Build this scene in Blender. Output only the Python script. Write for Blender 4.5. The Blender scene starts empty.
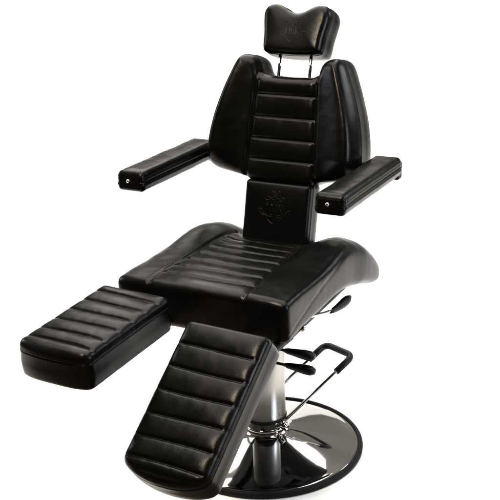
import bpy, bmesh, math, random
import numpy as np
from mathutils import Vector, Matrix, noise
from mathutils.geometry import delaunay_2d_cdt

random.seed(3)
R = math.radians
sc = bpy.context.scene
col = sc.collection

# ------------------------------------------------------------------ materials
def new_mat(name):
    m = bpy.data.materials.new(name); m.use_nodes = True
    nt = m.node_tree; b = nt.nodes['Principled BSDF']
    return m, nt, b

def leather(name, base=(.0014, .0014, .0013), rough=.25, spec=.12, grain=1.0):
    m, nt, b = new_mat(name)
    N, Lk = nt.nodes.new, nt.links.new
    tc = N('ShaderNodeTexCoord')
    b.inputs['Base Color'].default_value = (*base, 1)
    b.inputs['Specular IOR Level'].default_value = spec
    v = N('ShaderNodeTexVoronoi'); v.feature = 'DISTANCE_TO_EDGE'; v.inputs['Scale'].default_value = 300
    n1 = N('ShaderNodeTexNoise'); n1.inputs['Scale'].default_value = 38; n1.inputs['Detail'].default_value = 4
    n2 = N('ShaderNodeTexNoise'); n2.inputs['Scale'].default_value = 9; n2.inputs['Detail'].default_value = 5
    for n in (v, n1, n2): Lk(tc.outputs['Object'], n.inputs['Vector'])
    b1 = N('ShaderNodeBump'); b1.inputs['Strength'].default_value = .32*grain; b1.inputs['Distance'].default_value = .0008
    b2 = N('ShaderNodeBump'); b2.inputs['Strength'].default_value = .11*grain; b2.inputs['Distance'].default_value = .0028
    Lk(v.outputs['Distance'], b1.inputs['Height']); Lk(n1.outputs['Fac'], b2.inputs['Height'])
    Lk(b2.outputs['Normal'], b1.inputs['Normal']); Lk(b1.outputs['Normal'], b.inputs['Normal'])
    mr = N('ShaderNodeMapRange'); mr.inputs[1].default_value = .3; mr.inputs[2].default_value = .7
    mr.inputs[3].default_value = rough-.06; mr.inputs[4].default_value = rough+.08
    Lk(n2.outputs['Fac'], mr.inputs[0]); Lk(mr.outputs[0], b.inputs['Roughness'])
    return m

def plain(name, colr, rough, metal=0., spec=.5, bump=0., scale=60):
    m, nt, b = new_mat(name)
    N, Lk = nt.nodes.new, nt.links.new
    b.inputs['Base Color'].default_value = (*colr, 1); b.inputs['Metallic'].default_value = metal
    b.inputs['Specular IOR Level'].default_value = spec
    tc = N('ShaderNodeTexCoord'); n = N('ShaderNodeTexNoise'); n.inputs['Scale'].default_value = scale; n.inputs['Detail'].default_value = 5
    Lk(tc.outputs['Object'], n.inputs['Vector'])
    mr = N('ShaderNodeMapRange'); mr.inputs[3].default_value = rough*.75; mr.inputs[4].default_value = rough*1.3
    Lk(n.outputs['Fac'], mr.inputs[0]); Lk(mr.outputs[0], b.inputs['Roughness'])
    if bump:
        bp = N('ShaderNodeBump'); bp.inputs['Strength'].default_value = bump; bp.inputs['Distance'].default_value = .001
        Lk(n.outputs['Fac'], bp.inputs['Height']); Lk(bp.outputs['Normal'], b.inputs['Normal'])
    return m

M_LEATHER = leather('black_leather')
M_CHROME = plain('chrome', (.47, .465, .455), .05, 1.0, scale=14)
M_CHROME2 = plain('chrome_column', (.44, .43, .41), .36, 1.0, scale=20)
M_RUBBER = plain('black_rubber', (.004, .004, .004), .55, spec=.12, bump=.15)
M_GRIP = plain('black_grip', (.004, .004, .004), .45, spec=.2, bump=.2, scale=160)
M_STEEL = plain('black_steel', (.004, .004, .004), .45, spec=.2)
M_BOLT = plain('bolt_steel', (.78, .74, .66), .18, 1.0)
M_PAPER = plain('white_paper', (.88, .88, .88), .9, spec=.1, bump=.05, scale=30)
M_CARPET = plain('brown_carpet', (.13, .105, .08), .95, spec=.1, bump=.6, scale=300)

# ------------------------------------------------------------------ helpers (chair space: x = sitter's left, y = forward, z = up)
def c2l(P):                                # chair space -> the root's local space
    return Vector((P[0], -P[1], P[2]))

def link(name, bm, mat, parent=None, smooth=True):
    bmesh.ops.recalc_face_normals(bm, faces=bm.faces[:])
    me = bpy.data.meshes.new(name); bm.to_mesh(me); bm.free()
    if smooth:
        for p in me.polygons: p.use_smooth = True
    me.materials.append(mat)
    o = bpy.data.objects.new(name, me); col.objects.link(o)
    if parent is not None: o.parent = parent
    return o

def empty(name, parent=None):
    o = bpy.data.objects.new(name, None); o.empty_display_size = .1; col.objects.link(o)
    if parent is not None: o.parent = parent
    return o

def resample(pts, step, closed=True):
    P = np.array(pts, float)
    if closed: P = np.vstack([P, P[:1]])
    seg = np.hypot(*(np.diff(P, axis=0).T)); s = np.concatenate([[0], np.cumsum(seg)])
    n = max(8, int(round(s[-1]/step))); t = np.linspace(0, s[-1], n, endpoint=not closed)
    return np.stack([np.interp(t, s, P[:, 0]), np.interp(t, s, P[:, 1])], 1)

def catmull(pts, closed=True, sub=10):
    P = np.array(pts, float); n = len(P); out = []
    for i in range(n if closed else n-1):
        if closed: a, b, c, d = P[(i-1) % n], P[i], P[(i+1) % n], P[(i+2) % n]
        else: a, b, c, d = P[max(i-1, 0)], P[i], P[i+1], P[min(i+2, n-1)]
        for k in range(sub):
            t = k/sub
            out.append(.5*((2*b)+(-a+c)*t+(2*a-5*b+4*c-d)*t*t+(-a+3*b-3*c+d)*t**3))
    if not closed: out.append(P[-1])
    return np.array(out)

def round_rect(x0, x1, y0, y1, r, step=.006):
    pts = []
    for cx, cy, a0 in ((x1-r, y1-r, 0), (x0+r, y1-r, 90), (x0+r, y0+r, 180), (x1-r, y0+r, 270)):
        for k in range(9):
            a = R(a0+90*k/8); pts.append((cx+r*math.cos(a), cy+r*math.sin(a)))
    return resample(pts, step)

def pucker(u, ph):
    return (np.sin(u*171+ph*2.1)+.8*np.sin(u*263+ph*5.3+1.1)+.6*np.sin(u*97-ph*3.7))*.5
def sstep(a, b, x):
    t = np.clip((np.asarray(x, float)-a)/(b-a), 0, 1); return t*t*(3-2*t)

def dist_poly(Q, P):                       # unsigned distance of points Q to the closed polygon P
    A = P; B = np.roll(P, -1, 0); d = np.full(len(Q), 1e9)
    for a, b in zip(A, B):
        ab = b-a; t = np.clip(((Q-a)@ab)/(ab@ab+1e-12), 0, 1)
        d = np.minimum(d, np.hypot(*(Q-(a+t[:, None]*ab)).T))
    return d

def inside_poly(Q, P):
    x, y = Q[:, 0], Q[:, 1]; c = np.zeros(len(Q), bool); n = len(P); j = n-1
    for i in range(n):
        xi, yi = P[i]; xj, yj = P[j]
        m = ((yi > y) != (yj > y)) & (x < (xj-xi)*(y-yi)/((yj-yi) or 1e-12)+xi)
        c ^= m; j = i
    return c

def cushion(name, outline, thick, frame, parent, hfun=None, groove=None, rf=.02, rb=.02, dx=.005, dy=.005,
            notch=None, mat=None, wob=.0008, back_scale=1.0, piping=True):
    """A padded upholstered panel: outline in (u, v), front face at w = 0, back at w = -thick.
    frame = (origin, eu, ev, ew) in chair space."""
    O, eu, ev, ew = [np.array(a, float) for a in frame]
    P = np.array(outline); area = .5*np.sum(P[:, 0]*np.roll(P[:, 1], -1)-np.roll(P[:, 0], -1)*P[:, 1])
    if area < 0: P = P[::-1]
    T = np.roll(P, -1, 0)-np.roll(P, 1, 0); T /= np.hypot(*T.T)[:, None]; Nrm = np.stack([T[:, 1], -T[:, 0]], 1)
    H = hfun or (lambda u, v, d: 0*u); G = groove or (lambda u, v: 0*u)
    rings = []                             # (inset, w, front weight, (du weight, dw weight))
    ks = 7
    for k in range(ks+1):
        th = math.pi/2*k/ks; rings.append((rf*(1-math.sin(th)), -rf+rf*math.cos(th), math.cos(th)**.7, math.sin(th), math.cos(th)))
    side = thick-rf-rb
    nz = notch if notch is not None else min(.012, side*.3)
    if side > .02 and piping:
        for w, ins in ((nz-.006, 0), (nz-.003, -.0010), (nz-.001, .0006), (nz, .0032), (nz+.001, .0006), (nz+.003, -.0010), (nz+.006, 0)):
            rings.append((ins, -rf-w, 0, 0, 0))
        for f in (.5, .8): rings.append((-.0025*math.sin(f*3.1), -rf-nz-(side-nz)*f, 0, 0, 0))
    for k in range(5):
        th = math.pi/2*k/4; rings.append((rb*(1-math.cos(th)), -thick+rb-rb*math.sin(th), 0, 0, 0))
    bm = bmesh.new(); vr = []
    def P3(u, v, w):
        X = O+eu*u+ev*v+ew*w
        q = noise.noise(Vector((X[0]*11, X[1]*11, X[2]*11)))*wob*1.6+noise.noise(Vector((X[0]*34+5, X[1]*34, X[2]*34)))*wob*.7
        return c2l(X+ew*q)
    D0 = 0*P[:, 0]
    for k, (ins, w, fw, a, b) in enumerate(rings):
        sc_ = 1.0+(back_scale-1.0)*min(1, max(0, -w/thick))
        Q = P-Nrm*ins
        g = G(Q[:, 0], Q[:, 1]) if k <= ks else 0*Q[:, 0]
        fade = 1.0 if k <= ks else 0
        h = H(Q[:, 0], Q[:, 1], np.maximum(ins, 0)+D0)*fw
        Q2 = (Q-Nrm*(g*a*fade)[:, None])*sc_
        ww = w+h-g*b*fade
        vr.append([bm.verts.new(P3(Q2[i, 0], Q2[i, 1], ww[i])) for i in range(len(P))])
    n = len(P)
    for k in range(len(rings)-1):
        for i in range(n):
            bm.faces.new((vr[k][i], vr[k][(i+1) % n], vr[k+1][(i+1) % n], vr[k+1][i]))
    # front cap
    def cap(ring_i, front, sx, sy):
        ins = rings[ring_i][0]; Q = P-Nrm*ins; q0, q1 = Q.min(0), Q.max(0)
        gx = np.arange(q0[0]+sx*.5, q1[0], sx); gy = np.arange(q0[1]+sy*.5, q1[1], sy)
        gg = np.array([(x, y) for x in gx for y in gy])
        gg = gg[inside_poly(gg, Q)]; gg = gg[dist_poly(gg, Q) > .45*max(min(sx, sy), .003)]
        co = [Vector(q) for q in Q]+[Vector(q) for q in gg]
        ed = [(i, (i+1) % n) for i in range(n)]
        rv, re, rfc, ov, oe, of = delaunay_2d_cdt(co, ed, [], 1, 1e-6)
        rp = np.array([(v.x, v.y) for v in rv])
        if front:
            d = dist_poly(rp, P); w = H(rp[:, 0], rp[:, 1], d)-G(rp[:, 0], rp[:, 1])
        else:
            w = np.full(len(rp), -thick); rp = rp*back_scale
        vs = []
        for i, o in enumerate(ov):
            src = [k for k in o if k < n]
            vs.append(vr[ring_i][src[0]] if src else bm.verts.new(P3(rp[i, 0], rp[i, 1], w[i])))
        for f in rfc:
            try: bm.faces.new([vs[i] for i in f])
            except ValueError: pass
    cap(0, True, dx, dy)
    cap(len(rings)-1, False, .02, .02)
    return link(name, bm, mat or M_LEATHER, parent)

def tube_into(bm, pts, rad, seg=16, caps=True):
    """pts chair-space polyline, rad a number or list."""
    P = [c2l(p) for p in pts]; n = len(P); rr = rad if isinstance(rad, (list, tuple, np.ndarray)) else [rad]*n
    t0 = (P[1]-P[0]).normalized(); a = t0.orthogonal().normalized(); prev = None; rings = []
    for i in range(n):
        t = ((P[min(i+1, n-1)]-P[max(i-1, 0)])).normalized()
        a = (a-t*a.dot(t)).normalized(); b = t.cross(a)
        rings.append([bm.verts.new(P[i]+(a*math.cos(2*math.pi*k/seg)+b*math.sin(2*math.pi*k/seg))*rr[i]) for k in range(seg)])
    for i in range(n-1):
        for k in range(seg):
            bm.faces.new((rings[i][k], rings[i][(k+1) % seg], rings[i+1][(k+1) % seg], rings[i+1][k]))
    if caps:
        bm.faces.new(rings[0]); bm.faces.new(rings[-1])

def tube(name, pts, rad, mat, parent, seg=18):
    bm = bmesh.new(); tube_into(bm, pts, rad, seg); return link(name, bm, mat, parent)

def lathe(name, prof, mat, parent, seg=160, center=(0, 0), closed=True):
    bm = bmesh.new(); rings = []
    for r, z in prof:
        if r < 1e-5: rings.append([bm.verts.new(c2l((center[0], center[1], z)))])
        else: rings.append([bm.verts.new(c2l((center[0]+r*math.cos(2*math.pi*k/seg), center[1]+r*math.sin(2*math.pi*k/seg), z))) for k in range(seg)])
    for a, b in zip(rings[:-1], rings[1:]):
        for k in range(seg):
            k2 = (k+1) % seg
            if len(a) == 1 and len(b) == 1: continue
            if len(a) == 1: bm.faces.new((a[0], b[k], b[k2]))
            elif len(b) == 1: bm.faces.new((a[k], a[k2], b[0]))
            else: bm.faces.new((a[k], a[k2], b[k2], b[k]))
    return link(name, bm, mat, parent)

def box_into(bm, frame, u, v, w, bev=.004):
    O, eu, ev, ew = [np.array(a, float) for a in frame]
    b2 = bmesh.new(); bmesh.ops.create_cube(b2, size=1)
    for q in b2.verts:
        x = [(u[0]+u[1])/2+q.co.x*(u[1]-u[0]), (v[0]+v[1])/2+q.co.y*(v[1]-v[0]), (w[0]+w[1])/2+q.co.z*(w[1]-w[0])]
        q.co = c2l(O+eu*x[0]+ev*x[1]+ew*x[2])
    bmesh.ops.recalc_face_normals(b2, faces=b2.faces[:])
    bmesh.ops.bevel(b2, geom=b2.edges[:], offset=bev, segments=2, affect='EDGES', profile=.5)
    me = bpy.data.meshes.new('tmp'); b2.to_mesh(me); b2.free(); bm.from_mesh(me); bpy.data.meshes.remove(me)

WORLDF = ((0, 0, 0), (1, 0, 0), (0, 1, 0), (0, 0, 1))
def box(name, u, v, w, mat, parent, frame=WORLDF, bev=.004):
    bm = bmesh.new(); box_into(bm, frame, u, v, w, bev); return link(name, bm, mat, parent, smooth=False)

def bolt(name, c, axis, r, h, mat, parent):
    c = np.array(c); ax = np.array(axis, float); ax /= np.linalg.norm(ax)
    return tube(name, [c-ax*h*.6, c+ax*h*.5, c+ax*h*.85, c+ax*h], [r, r, r*.8, r*.4], mat, parent, 14)

# ------------------------------------------------------------------ the chair's root
YAW = 27.596; CX = .034
root = empty('tattoo_chair')
root.location = (CX, 0, 0); root.rotation_euler = (0, 0, R(-YAW))
root['label'] = 'black leather reclining tattoo chair with split leg rests on a round chrome base'
root['category'] = 'chair'

# ------------------------------------------------------------------ seat
def seat_mesh():
    y0, y1 = .405, -.380
    ya = np.array([-.36, -.34, -.29, -.2, -.156, -.1, -.05, .0, .08, .15, .25, .33, .41])
    zta = np.array([.592, .611, .652, .698, .708, .722, .732, .738, .744, .746, .748, .750, .750])   # middle of the top
    hsa = np.array([.0, .005, .018, .034, .040, .041, .034, .022, .007, .001, .0, .0, .0])           # extra height of the flanks
    zba = np.array([.510, .512, .522, .556, .569, .588, .602, .610, .613, .613, .613, .610, .602])
    exa = np.array([.62, .60, .55, .48, .44, .40, .37, .34, .30, .26, .25, .235, .23])
    wa = np.array([.285, .290, .296, .297, .296, .292, .291, .290, .288, .287, .286, .286, .286])
    ip = lambda A, y: float(np.interp(y, ya, A))
    def smooth(A, y): return sum(ip(A, y+k*.012) for k in (-2, -1, 0, 1, 2))/5
    NU = 260
    rf_, rr_ = .024, .078
    st = []
    for k in range(9):
        t = math.pi/2*k/8; st.append((y0-rf_*(1-math.sin(t)), rf_*(1-math.cos(t))))
    for y in np.linspace(y0-rf_, y1+rr_, 190)[1:-1]: st.append((y, 0))
    for k in range(15):
        t = math.pi/2*k/14; st.append((y1+rr_-rr_*math.sin(t), rr_*(1-math.cos(t))))
    st[:9] = [(y0-rf_+rf_*math.cos(math.pi/2*k/8), rf_*(1-math.sin(math.pi/2*k/8))) for k in range(9)]
    SE = [.327, .262, .198, .136, .076, .018, -.040]
    bm = bmesh.new(); rings = []
    for y, ins in st:
        zt, hs, zb, ex, w = [smooth(A, y) for A in (zta, hsa, zba, exa, wa)]
        hz = (zt-zb)/2; mid = (zt+zb)/2; ww = w-ins; hh = max(hz-ins, .004)
        # points spread evenly along the superellipse
        t = np.linspace(0, 2*np.pi, 4001); X = ww*np.sign(np.cos(t))*np.abs(np.cos(t))**ex; Z = hh*np.sign(np.sin(t))*np.abs(np.sin(t))**ex
        s = np.concatenate([[0], np.cumsum(np.hypot(np.diff(X), np.diff(Z)))]); q = np.linspace(0, s[-1], NU, endpoint=False)
        X = np.interp(q, s, X); Z = np.interp(q, s, Z)
        zn = Z/hh
        top = sstep(.2, .95, zn)
        h = hs*sstep(.10, .22, np.abs(X))*top
        xs = .150+.055*(y+.05)*1.0
        xs = .140+.020*np.clip((y+.03)/.35, -.4, 1)
        ax = np.abs(X+.010)
        inn = sstep(xs+.003, xs-.006, ax)*top
        g = np.zeros(NU)
        for ys in SE:
            d = (y-ys-.004*np.sin(X*9))/.0048
            g = np.maximum(g, .0036*np.exp(-d*d)*inn)
        for kk, ys in enumerate(SE): g = g+.0006*pucker(X, kk+20)*math.exp(-((y-ys)/.012)**2)*inn
        puff = 0
        srt = sorted(SE+[.385, -.12])
        for a, b in zip(srt[:-1], srt[1:]):
            if a <= y <= b: puff = .0032*math.sin(math.pi*(y-a)/(b-a))**.8
        pf = puff*inn*sstep(0, .02, xs-ax)
        if y > -.13:
            g = np.maximum(g, .007*np.exp(-((ax-xs)/.0042)**2)*sstep(.0, .6, zn))
        # piped seam running over each flank from the rear down to the front corner
        zl = np.interp(y, [-.30, -.16, 0, .15, .30, .40], [.95, .86, .66, .30, -.25, -.6])
        gs = np.where(ax > ww*.8, np.exp(-((zn-zl)/.05)**2), 0)*.0018*sstep(-.3, -.22, y)
        g = g*(1-ins/.0241) if y > 0 else g
        Zf = mid+Z+h+pf-g*np.clip(zn, 0, 1)
        Xf = X-np.sign(X)*gs
        ring = []
        for x, z in zip(Xf, Zf):
            a = noise.noise(Vector((x*9, y*9, z*9)))*.0022+noise.noise(Vector((x*28, y*28, z*28+3)))*.0007
            ring.append(bm.verts.new(c2l((x*(1+a*1.2), y+a*.6*(abs(x) < .27), z+a))))
        rings.append(ring)
    for a, b in zip(rings[:-1], rings[1:]):
        for i in range(NU): bm.faces.new((a[i], a[(i+1) % NU], b[(i+1) % NU], b[i]))
    for ring, yy in ((rings[0], y0), (rings[-1], y1)):
        c = sum((v.co for v in ring), Vector())/NU; prev = ring
        for f in (.9, .75, .5, .25):
            nr = [bm.verts.new(c+(v.co-c)*f) for v in ring]
            for i in range(NU): bm.faces.new((prev[i], prev[(i+1) % NU], nr[(i+1) % NU], nr[i]))
            prev = nr
        cv = bm.verts.new(c)
        for i in range(NU): bm.faces.new((prev[i], prev[(i+1) % NU], cv))
    return bm
seat = link('seat', seat_mesh(), M_LEATHER, root)

# ------------------------------------------------------------------ backrest
nb = np.array((0, 1, .27)); nb /= np.linalg.norm(nb)
vb = np.array((0, -.27, 1)); vb /= np.linalg.norm(vb)
B0 = np.array((0, -.10, .71)); K = 1/.9654
BF = (B0, (1, 0, 0), vb, nb)
S = lambda z: (z-.71)*K
half = [(0, 1.2335), (.05, 1.235), (.082, 1.2365), (.098, 1.243), (.107, 1.258), (.115, 1.276), (.130, 1.290), (.152, 1.297), (.172, 1.294),
        (.188, 1.276), (.206, 1.236), (.224, 1.192), (.248, 1.120), (.263, 1.049), (.267, .992), (.262, .957), (.248, .940), (.225, .931), (.18, .924), (.135, .916), (.10, .904), (.05, .900)]
full = half+[(0, .900)]+[(-x, z) for x, z in half[:0:-1]]
out = resample(catmull([(x, S(z)) for x, z in full], True, 8), .0055)
BS = [S(z) for z in (1.177, 1.108, 1.040, .975)]
def back_xs(s): return np.interp(s, [S(.9), S(1.0), S(1.24)], [.122, .118, .105])
def back_h(u, v, d):
    xs = back_xs(v); ax = np.abs(u)
    bol = sstep(xs-.012, xs+.135, ax)*(1-np.exp(-d/.014))*sstep(S(.905), S(1.0), v)*.046
    cuts = [S(.906)]+sorted(BS)+[S(1.2335)]; puff = 0*u
    for a, b in zip(cuts[:-1], cuts[1:]):
        t = np.clip((v-a)/(b-a), 0, 1); puff = np.maximum(puff, np.where((v >= a) & (v <= b), np.sin(np.pi*t)**.7, 0))
    return bol+.0045*puff*sstep(0, .02, xs-ax)+.004*sstep(0, .012, ax-xs)
def back_g(u, v):
    xs = back_xs(v); ax = np.abs(u); g = .0075*np.exp(-((ax-xs)/.0042)**2)*sstep(S(1.262), S(1.24), v)
    for k, s in enumerate(BS): g = g+.00035*pucker(u, k+9)*np.exp(-((v-s)/.012)**2)*sstep(xs, xs-.01, ax)
    for s in BS: g = np.maximum(g, .0052*np.exp(-((v-s)/.0038)**2)*sstep(xs+.002, xs-.004, ax))
    return g
backrest = cushion('backrest', out, .145, BF, root, back_h, back_g, rf=.025, rb=.03, dx=.005, dy=.0032, notch=.012, back_scale=1.0)

# lumbar panel below the channels
lo = round_rect(-.117, .117, S(.66), S(.9075), .012)
def lum_h(u, v, d): return .010*(1-np.exp(-d/.03))
def lum_g(u, v): return 0*u
lumbar = cushion('lumbar_pad', lo, .095, BF, root, lum_h, lum_g, rf=.013, rb=.02, dx=.008, dy=.008, wob=0)

# embossed emblem: an anchor with a rope ring and the letters INK
def emblem(name, frame, zoff, sc_, parent, proud=.0009):
    bm = bmesh.new()
    O, eu, ev, ew = [np.array(a, float) for a in frame]
    def stz(pts, w=.0014):
        q = resample(pts, .004, closed=False)
        tube_into(bm, [O+eu*x*sc_+ev*y*sc_+ew*(zoff(x*sc_, y*sc_)-w+proud) for x, y in q], w, 10)
    ring = [(.008*math.cos(R(a)), .066+.008*math.sin(R(a))) for a in range(0, 361, 30)]
    stz(ring)
    # rope
    stz(catmull([(-.030, .074), (-.022, .080), (-.010, .074), (.002, .074), (.016, .080), (.022, .066), (.016, .050), (.004, .034)], False, 5).tolist(), .0014)
    # stock: two lobes and a bar
    for s in (-1, 1):
        stz([(s*(.034+.013*math.cos(R(a))), .045+.008*math.sin(R(a))) for a in range(0, 361, 24)])
        stz([(s*.022, .048), (s*.007, .049)], .0012); stz([(s*.022, .042), (s*.007, .041)])
        stz([(s*.006, .058), (s*.005, .018)])
        # arms and flukes
        stz(catmull([(s*.010, -.034), (s*.030, -.034), (s*.046, -.026), (s*.060, -.014)], False, 5).tolist())
        stz([(s*.060, -.006), (s*.080, -.002), (s*.064, -.026), (s*.048, -.032), (s*.060, -.006)])
        stz(catmull([(s*.040, -.030), (s*.030, -.048), (s*.014, -.060), (0, -.068)], False, 5).tolist())
    # INK
    for x in (-.038, -.016, .022):
        stz([(x, .018), (x, -.024)], .0030); stz([(x-.008, .020), (x+.008, .020)], .0013); stz([(x-.008, -.026), (x+.008, -.026)], .0013)
    stz([(-.012, .018), (.008, -.025)], .0017); stz([(.008, -.025), (.008, .020)], .0013)
    stz([(.025, -.003), (.042, .019)], .0015); stz([(.027, .000), (.044, -.025)], .0020)
    return link(name, bm, M_LEATHER, parent)
EF = (B0+vb*S(.822), (1, 0, 0), vb, nb)
emblem('embossed_emblem', EF, lambda x, y: float(lum_h(x, y, dist_poly(np.array([(x, y+S(.822))]), lo))[0]), .74, lumbar)

# ------------------------------------------------------------------ headrest
slp = .46; nh = np.array((0, 1, slp)); nh /= np.linalg.norm(nh); vh = np.array((0, -slp, 1)); vh /= np.linalg.norm(vh)
H0 = np.array((-.006, -.285, 1.31)); HF = (H0, (1, 0, 0), vh, nh); KH = math.sqrt(1+slp*slp)
hh = [(0, 1.3005), (.05, 1.302), (.086, 1.305), (.102, 1.315), (.107, 1.358), (.113, 1.39), (.116, 1.415), (.111, 1.433), (.096, 1.445), (.074, 1.4475), (.05, 1.440), (.025, 1.428)]
hf = hh+[(0, 1.4225)]+[(-x, z) for x, z in hh[:0:-1]]
ho = resample(catmull([(x, (z-1.31)*KH) for x, z in hf], True, 8), .0045)
def head_h(u, v, d): return 0.009*(1-np.exp(-d/.02))-.003*np.exp(-(u/.06)**2)*(1-np.exp(-d/.05))
headrest = cushion('headrest', ho, .120, HF, root, head_h, None, rf=.018, rb=.030, dx=.006, dy=.006, notch=.008, wob=0, back_scale=1.03)
emblem('embossed_emblem', (H0+vh*.062, (1, 0, 0), vh, nh), lambda x, y: float(head_h(np.array([x]), y, dist_poly(np.array([(x, y+.062)]), ho))[0]), .56, headrest, .0006)
for s in (-1, 1):
    p0 = B0+vb*S(1.16)-nb*.058+np.array((s*.055, 0, 0)); p1 = p0+vb*.21
    tube('headrest_post', [p0, p1], .0052, M_CHROME, headrest)

# ------------------------------------------------------------------ armrests
AW, AL, AH = .047, .485, .061
at = R(2.0)
for s in (-1, 1):
    fa = np.array((0, math.cos(at), math.sin(at))); na = np.array((0, -math.sin(at), math.cos(at)))
    O = np.array((s*.334, .207, 1.008))
    AF = (O, (1, 0, 0), fa, na)
    ao = round_rect(-AW, AW, -AL, 0, .012)
    arm = cushion('armrest', ao, AH, AF, root, lambda u, v, d: .007*(1-np.exp(-d/.02)), lambda u, v: .002*np.exp(-((v+.022)/.003)**2), rf=.014, rb=.014, dx=.006, dy=.006, notch=.014)
    # stitched end panel and its bolt
    box('end_panel', (-AW+.010, AW-.010), (0, .0035), (-AH+.009, -.009), M_LEATHER, arm, AF, .0025)
    bolt('bolt', O+na*(-.025)+fa*.004+np.array((-.002, 0, 0)), fa, .0062, .006, M_BOLT, arm)
    # bracket at the rear end that carries the armrest on the back frame
    bm = bmesh.new()
    box_into(bm, AF, (-AW+.004, AW-.004), (-AL-.016, -AL+.02), (-AH-.010, -.014), .006)
    box_into(bm, AF, (-.20, -.02) if s > 0 else (.02, .20), (-AL-.012, -AL+.014), (-AH-.004, -.030), .004)
    link('bracket', bm, M_STEEL, arm, smooth=False)

# ------------------------------------------------------------------ leg rests
def far_round(o, l, w, bow):
    # larger corner radius at the far (foot) end, where the end also bows out a little
    q = []
    for u, v in o:
        a = abs(u)/(w/2)
        if v > l-.06: v = v+(bow*(1-a*a)-.012*a**4)*sstep(l-.06, l, v)
        q.append((u, v))
    return resample(q, .006)
def legrest(h, f, la, nz, w, l, t, seams, parent, bow):
    h = np.array(h); f = np.array(f); la = np.array(la); nz = np.array(nz)
    fr = (h, la, f, nz)
    o = round_rect(-w/2, w/2, 0, l, .018); o = far_round(o, l, w, bow)
    cuts = [0]+seams+[l]
    def H(u, v, d):
        p = 0*u
        for a, b in zip(cuts[:-1], cuts[1:]):
            tt = np.clip((v-a)/(b-a), 0, 1); p = np.maximum(p, np.where((v >= a) & (v <= b), np.sin(np.pi*tt)**.65, 0))
        return .0052*p*(.25+.75*sstep(.002, .026, w/2-np.abs(u)))*(1-np.exp(-(d+.004)/.012))+.004*(1-np.exp(-d/.03))
    def G(u, v):
        g = 0*u; pk = 0*u
        for k, s in enumerate(seams): pk = pk+.00045*pucker(u, k)*np.exp(-((v-s)/.012)**2)
        for k, s in enumerate(seams): g = np.maximum(g, .0048*np.exp(-((v-s-.0025*np.sin(u*18+k))/.0038)**2))
        return (g+pk)*(.22+.78*sstep(.004, .022, w/2-np.abs(u)))
    ob = cushion('leg_rest', o, t, fr, parent, H, G, rf=.016, rb=.012, dx=.006, dy=.003, notch=.010)
    bm = bmesh.new()
    box_into(bm, fr, (-w*.30, w*.30), (.03, l*.85), (-t-.006, -t+.004), .002)
    for sx in (-1, 1):
        a = h+la*(sx*w*.22)+f*.06-nz*(t+.006); b = np.array((a[0], .30, .592))
        tube_into(bm, [a, b], .012, 12)
    link('support_frame', bm, M_STEEL, ob, smooth=False)
    return ob
lr1 = legrest((-.179, .451, .734), (-.049008, .998120, -.036818), (.998768, .048684, -.009662), (.007852, .037246, .999275), .240, .410, .106,
              [.052, .115, .180, .245, .308, .364], root, .006)
lr2 = legrest((.183, .563, .726), (-.060317, .792568, -.606793), (.996151, .086526, .013997), (-.063597, .603614, .794739), .268, .446, .098,
              [.078, .149, .220, .290, .357, .418], root, .024)
lr1['label'] = 'leg rest raised level'; lr2['label'] = 'leg rest folded down at a slant'

# ------------------------------------------------------------------ under-seat frame
bm = bmesh.new()
for s in (-1, 1):
    box_into(bm, WORLDF, (s*.20-.02, s*.20+.02), (-.20, .40), (.548, .598), .005)
box_into(bm, WORLDF, (-.18, .18), (.20, .24), (.560, .605), .004)
box_into(bm, WORLDF, (-.18, .18), (-.16, -.12), (.535, .565), .004)
box_into(bm, WORLDF, (-.12, .12), (-.12, .16), (.535, .570), .004)
frame = link('seat_frame', bm, M_STEEL, root, smooth=False)
bolt('bolt', (.222, .170, .560), (1, 0, 0), .011, .014, M_BOLT, frame)
# the two bars that carry the backrest
bm = bmesh.new()
for s in (-1, 1):
    box_into(bm, (B0, (1, 0, 0), vb, nb), (s*.06-.018, s*.06+.018), (-.17, .42), (-.125, -.097), .004)
link('back_frame', bm, M_STEEL, root, smooth=False)

# ------------------------------------------------------------------ pedestal
prof = [(.0, .004), (.316, .004), (.316, .0165), (.313, .0195), (.306, .0205), (.300, .0225), (.285, .027), (.25, .035), (.20, .0455), (.15, .0565), (.11, .066), (.085, .0725), (.074, .078), (.070, .085), (0, .085)]
base = lathe('pedestal_base', prof, M_CHROME, root)
lathe('rubber_rim', [(.312, .0), (.327, .0), (.3305, .003), (.3315, .010), (.3305, .016), (.327, .021), (.321, .0235), (.3165, .022), (.314, .0165), (.312, .010), (.312, .0)], M_RUBBER, base)
colm = lathe('column', [(0, .132), (.069, .132), (.0705, .134), (.0705, .45), (.066, .455), (.0, .455)], M_CHROME2, root)
lathe('collar', [(0, .0845), (.072, .0845), (.0755, .087), (.0755, .099), (.073, .1015), (.0715, .1025), (.0715, .121), (.070, .123), (0, .123)], M_CHROME, colm)
lathe('seal_ring', [(0, .1225), (.0722, .1225), (.0735, .125), (.0735, .130), (.072, .1325), (0, .1325)], M_RUBBER, colm)
lathe('column_head', [(0, .4545), (.05, .4545), (.05, .50), (.09, .505), (.09, .536), (0, .536)], M_STEEL, colm)

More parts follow.
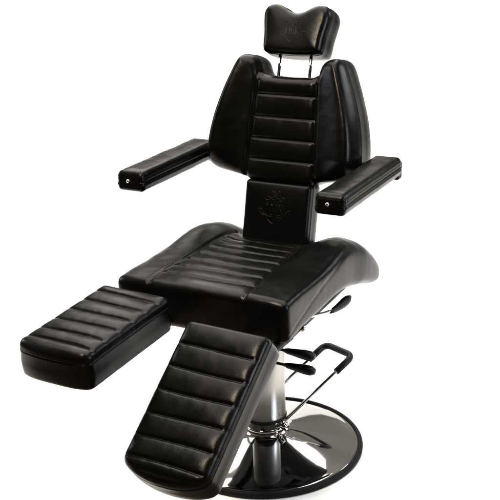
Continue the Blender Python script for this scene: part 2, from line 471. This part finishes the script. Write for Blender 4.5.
# pump lever: a U-shaped bar in its own direction (given in the picture's right / away axes, turned into chair space)
ca, sa = math.cos(R(YAW)), math.sin(R(YAW))
def w2c(x, y, z): return np.array((x*ca-y*sa, -x*sa-y*ca, z))
e = np.array((.643, -.765)); d = np.array((.765, .643))
def LP(side, l, z, sep=.068): q = e*sep*side+d*l; return w2c(q[0], q[1], z)
def zz(l): return .108+.385*l
arms = [LP(1, .015, zz(.015)), LP(1, .358, zz(.358)), LP(-1, .358, zz(.358)), LP(-1, .015, zz(.015))]
def fillet(P, r, n=6):
    o = [P[0]]
    for a, b, c in zip(P[:-2], P[1:-1], P[2:]):
        u = (a-b)/np.linalg.norm(a-b); v = (c-b)/np.linalg.norm(c-b)
        p, q = b+u*r, b+v*r
        for k in range(n+1):
            t = k/n; o.append((1-t)**2*p+2*t*(1-t)*b+t*t*q)
    o.append(P[-1]); return o
pump = tube('pump_lever', fillet(arms, .028), .0055, M_CHROME, root)
g = fillet([LP(1, .275, zz(.275)), LP(1, .358, zz(.358)), LP(-1, .358, zz(.358)), LP(-1, .275, zz(.275))], .030, 10)
tube('grip', g, .0118, M_GRIP, pump)
# pivot block on the collar with its cross pin
pb = bmesh.new()
for s in (1,):
    q = [LP(s, -.012, zz(0)-.004), LP(s, .030, zz(.03)-.002)]
    tube_into(pb, q, .0105, 14)
tube_into(pb, [LP(1.35, .012, zz(.0)), LP(.6, .012, zz(0))], .012, 14)
link('pivot', pb, M_CHROME, pump)

# two leg-rest release levers
for zc, name in ((.517, 'release_lever'), (.468, 'release_lever')):
    x0 = .196; y0 = .25
    rod = tube(name, [(.10, y0, zc+.004), (x0+.012, y0, zc)], .0045, M_STEEL, root)
    xs = np.linspace(0, 1, 9); rad = [.006, .0095, .0105, .0120, .0135, .0150, .0155, .0150, .0090]
    tube('grip', [(x0+.004+.100*t, y0, zc-.004*t) for t in xs], rad, M_GRIP, rod)
# bracket they come from
box('lever_bracket', (.085, .115), (.225, .275), (.44, .56), M_STEEL, root)

# recline lever under the right of the seat
rod = tube('recline_lever', fillet([np.array(p) for p in ((.215, .20, .600), (.245, .155, .597), (.25, .05, .566), (.25, -.01, .552))], .02), .0052, M_CHROME, root)
gp = [np.array((.25, .012, .557)), np.array((.25, -.15, .537))]
xs = np.linspace(0, 1, 9); rad = [.006, .0085, .010, .0115, .013, .0145, .0148, .0135, .007]
def gpt(t): return np.array((.25, .012-.165*t, .554-.036*t+.022*t*t))
tube('grip', [gpt(t) for t in xs], rad, M_GRIP, rod)

# ------------------------------------------------------------------ setting: white paper sweep on a dark floor
def sheet(name, prof, x0, x1, mat, thick=None):
    bm = bmesh.new(); n = 40
    rows = [[bm.verts.new((x0+(x1-x0)*i/n, y, z)) for i in range(n+1)] for y, z in prof]
    for a, b in zip(rows[:-1], rows[1:]):
        for i in range(n): bm.faces.new((a[i], a[i+1], b[i+1], b[i]))
    o = link(name, bm, mat); return o
prof = [(-.62, 0), (0, 0), (1.0, 0), (2.0, 0), (3.2, 0), (4.4, 0)]
for k in range(1, 13):
    t = math.pi/2*k/12; prof.append((4.4+.5*math.sin(t), .5-.5*math.cos(t)))
prof += [(4.9, .8), (4.9, 1.05)]
bd = sheet('backdrop', prof, -5.2, 5.2, M_PAPER); bd['kind'] = 'structure'
fl = sheet('floor', [(-9, -.004), (9, -.004)], -9, 9, M_CARPET); fl['kind'] = 'structure'

# ------------------------------------------------------------------ light
w = bpy.data.worlds.new('World'); sc.world = w; w.use_nodes = True
nt = w.node_tree; bg = nt.nodes['Background']; bg.inputs['Strength'].default_value = 1.0
tc = nt.nodes.new('ShaderNodeTexCoord'); sx = nt.nodes.new('ShaderNodeSeparateXYZ'); nt.links.new(tc.outputs['Generated'], sx.inputs[0])
mr = nt.nodes.new('ShaderNodeMapRange'); mr.interpolation_type = 'SMOOTHSTEP'; mr.inputs[1].default_value = -.5; mr.inputs[2].default_value = .6
nt.links.new(sx.outputs['Y'], mr.inputs[0])
mx = nt.nodes.new('ShaderNodeMix'); mx.data_type = 'RGBA'; mx.inputs[6].default_value = (.052, .048, .042, 1); mx.inputs[7].default_value = (.33, .31, .275, 1)
nt.links.new(mr.outputs[0], mx.inputs[0]); nz = nt.nodes.new('ShaderNodeTexNoise'); nz.inputs['Scale'].default_value = 2.2; nz.inputs['Detail'].default_value = 3
nt.links.new(tc.outputs['Generated'], nz.inputs['Vector'])
mn = nt.nodes.new('ShaderNodeMapRange'); mn.inputs[1].default_value = .35; mn.inputs[2].default_value = .65; mn.inputs[3].default_value = .55; mn.inputs[4].default_value = 1.25
nt.links.new(nz.outputs['Fac'], mn.inputs[0]); nt.links.new(mn.outputs[0], bg.inputs['Strength'])
nt.links.new(mx.outputs[2], bg.inputs['Color'])

def area(name, loc, target, size, power, color=(1, 1, 1), spread=180, sy=None):
    l = bpy.data.lights.new(name, 'AREA'); l.energy = power; l.color = color; l.spread = R(spread)
    l.shape = 'RECTANGLE'; l.size = size; l.size_y = sy or size
    o = bpy.data.objects.new(name, l); col.objects.link(o); o.location = loc
    dirv = Vector(target)-Vector(loc); o.rotation_euler = dirv.to_track_quat('-Z', 'Y').to_euler()
    return o
area('overhead_paper_fill', (0, .35, 3.6), (0, .35, 0), 3.6, 260, (1, .95, .88))  # added fill, no known source: drives the paper to clipped white
area('rear_paper_fill', (0, 4.2, 3.6), (0, 4.0, 0), 3.2, 190, (1, .96, .90))  # second added fill, keeps the far paper and its upturn white
area('left_paper_fill', (-3.4, 1.2, 2.3), (0, 1.3, 0), 1.2, 45, (.96, .98, 1))  # added side fill, washes out the chair's shadow on the paper
area('right_paper_fill', (3.4, 1.2, 2.3), (0, 1.3, 0), 1.2, 45, (.96, .98, 1))  # same added fill from the other side, not an actual fixture
area('warm_key_lamp', (-.9, -1.6, 3.0), (.1, 0, .8), .5, 90, (1, .82, .60))
area('cool_window_softbox', (3.2, -1.9, 1.7), (0, 0, .9), .4, 80, (.80, .88, 1), sy=1.6)

# ------------------------------------------------------------------ camera
cam = bpy.data.cameras.new('camera'); co = bpy.data.objects.new('camera', cam); col.objects.link(co)
pt, ro = R(22.607), R(-2.425)
fw = Vector((0, math.cos(pt), -math.sin(pt))); up = Vector((0, math.sin(pt), math.cos(pt))); rt = Vector((1, 0, 0))
r2 = rt*math.cos(ro)+up*math.sin(ro); u2 = up*math.cos(ro)-rt*math.sin(ro)
m = Matrix((r2, u2, -fw)).transposed().to_4x4(); m.translation = (0, -3.356, 1.988)
co.matrix_world = m
cam.sensor_fit = 'HORIZONTAL'; cam.sensor_width = 36; cam.lens = 1117.622/500*36
cam.shift_x = 0; cam.shift_y = 39.18/500
cam.clip_start = .05; cam.clip_end = 200
sc.camera = co

sc.view_settings.view_transform = 'Standard'; sc.view_settings.look = 'None'
sc.view_settings.exposure = 0; sc.view_settings.gamma = 1
sc.cycles.use_denoising = True
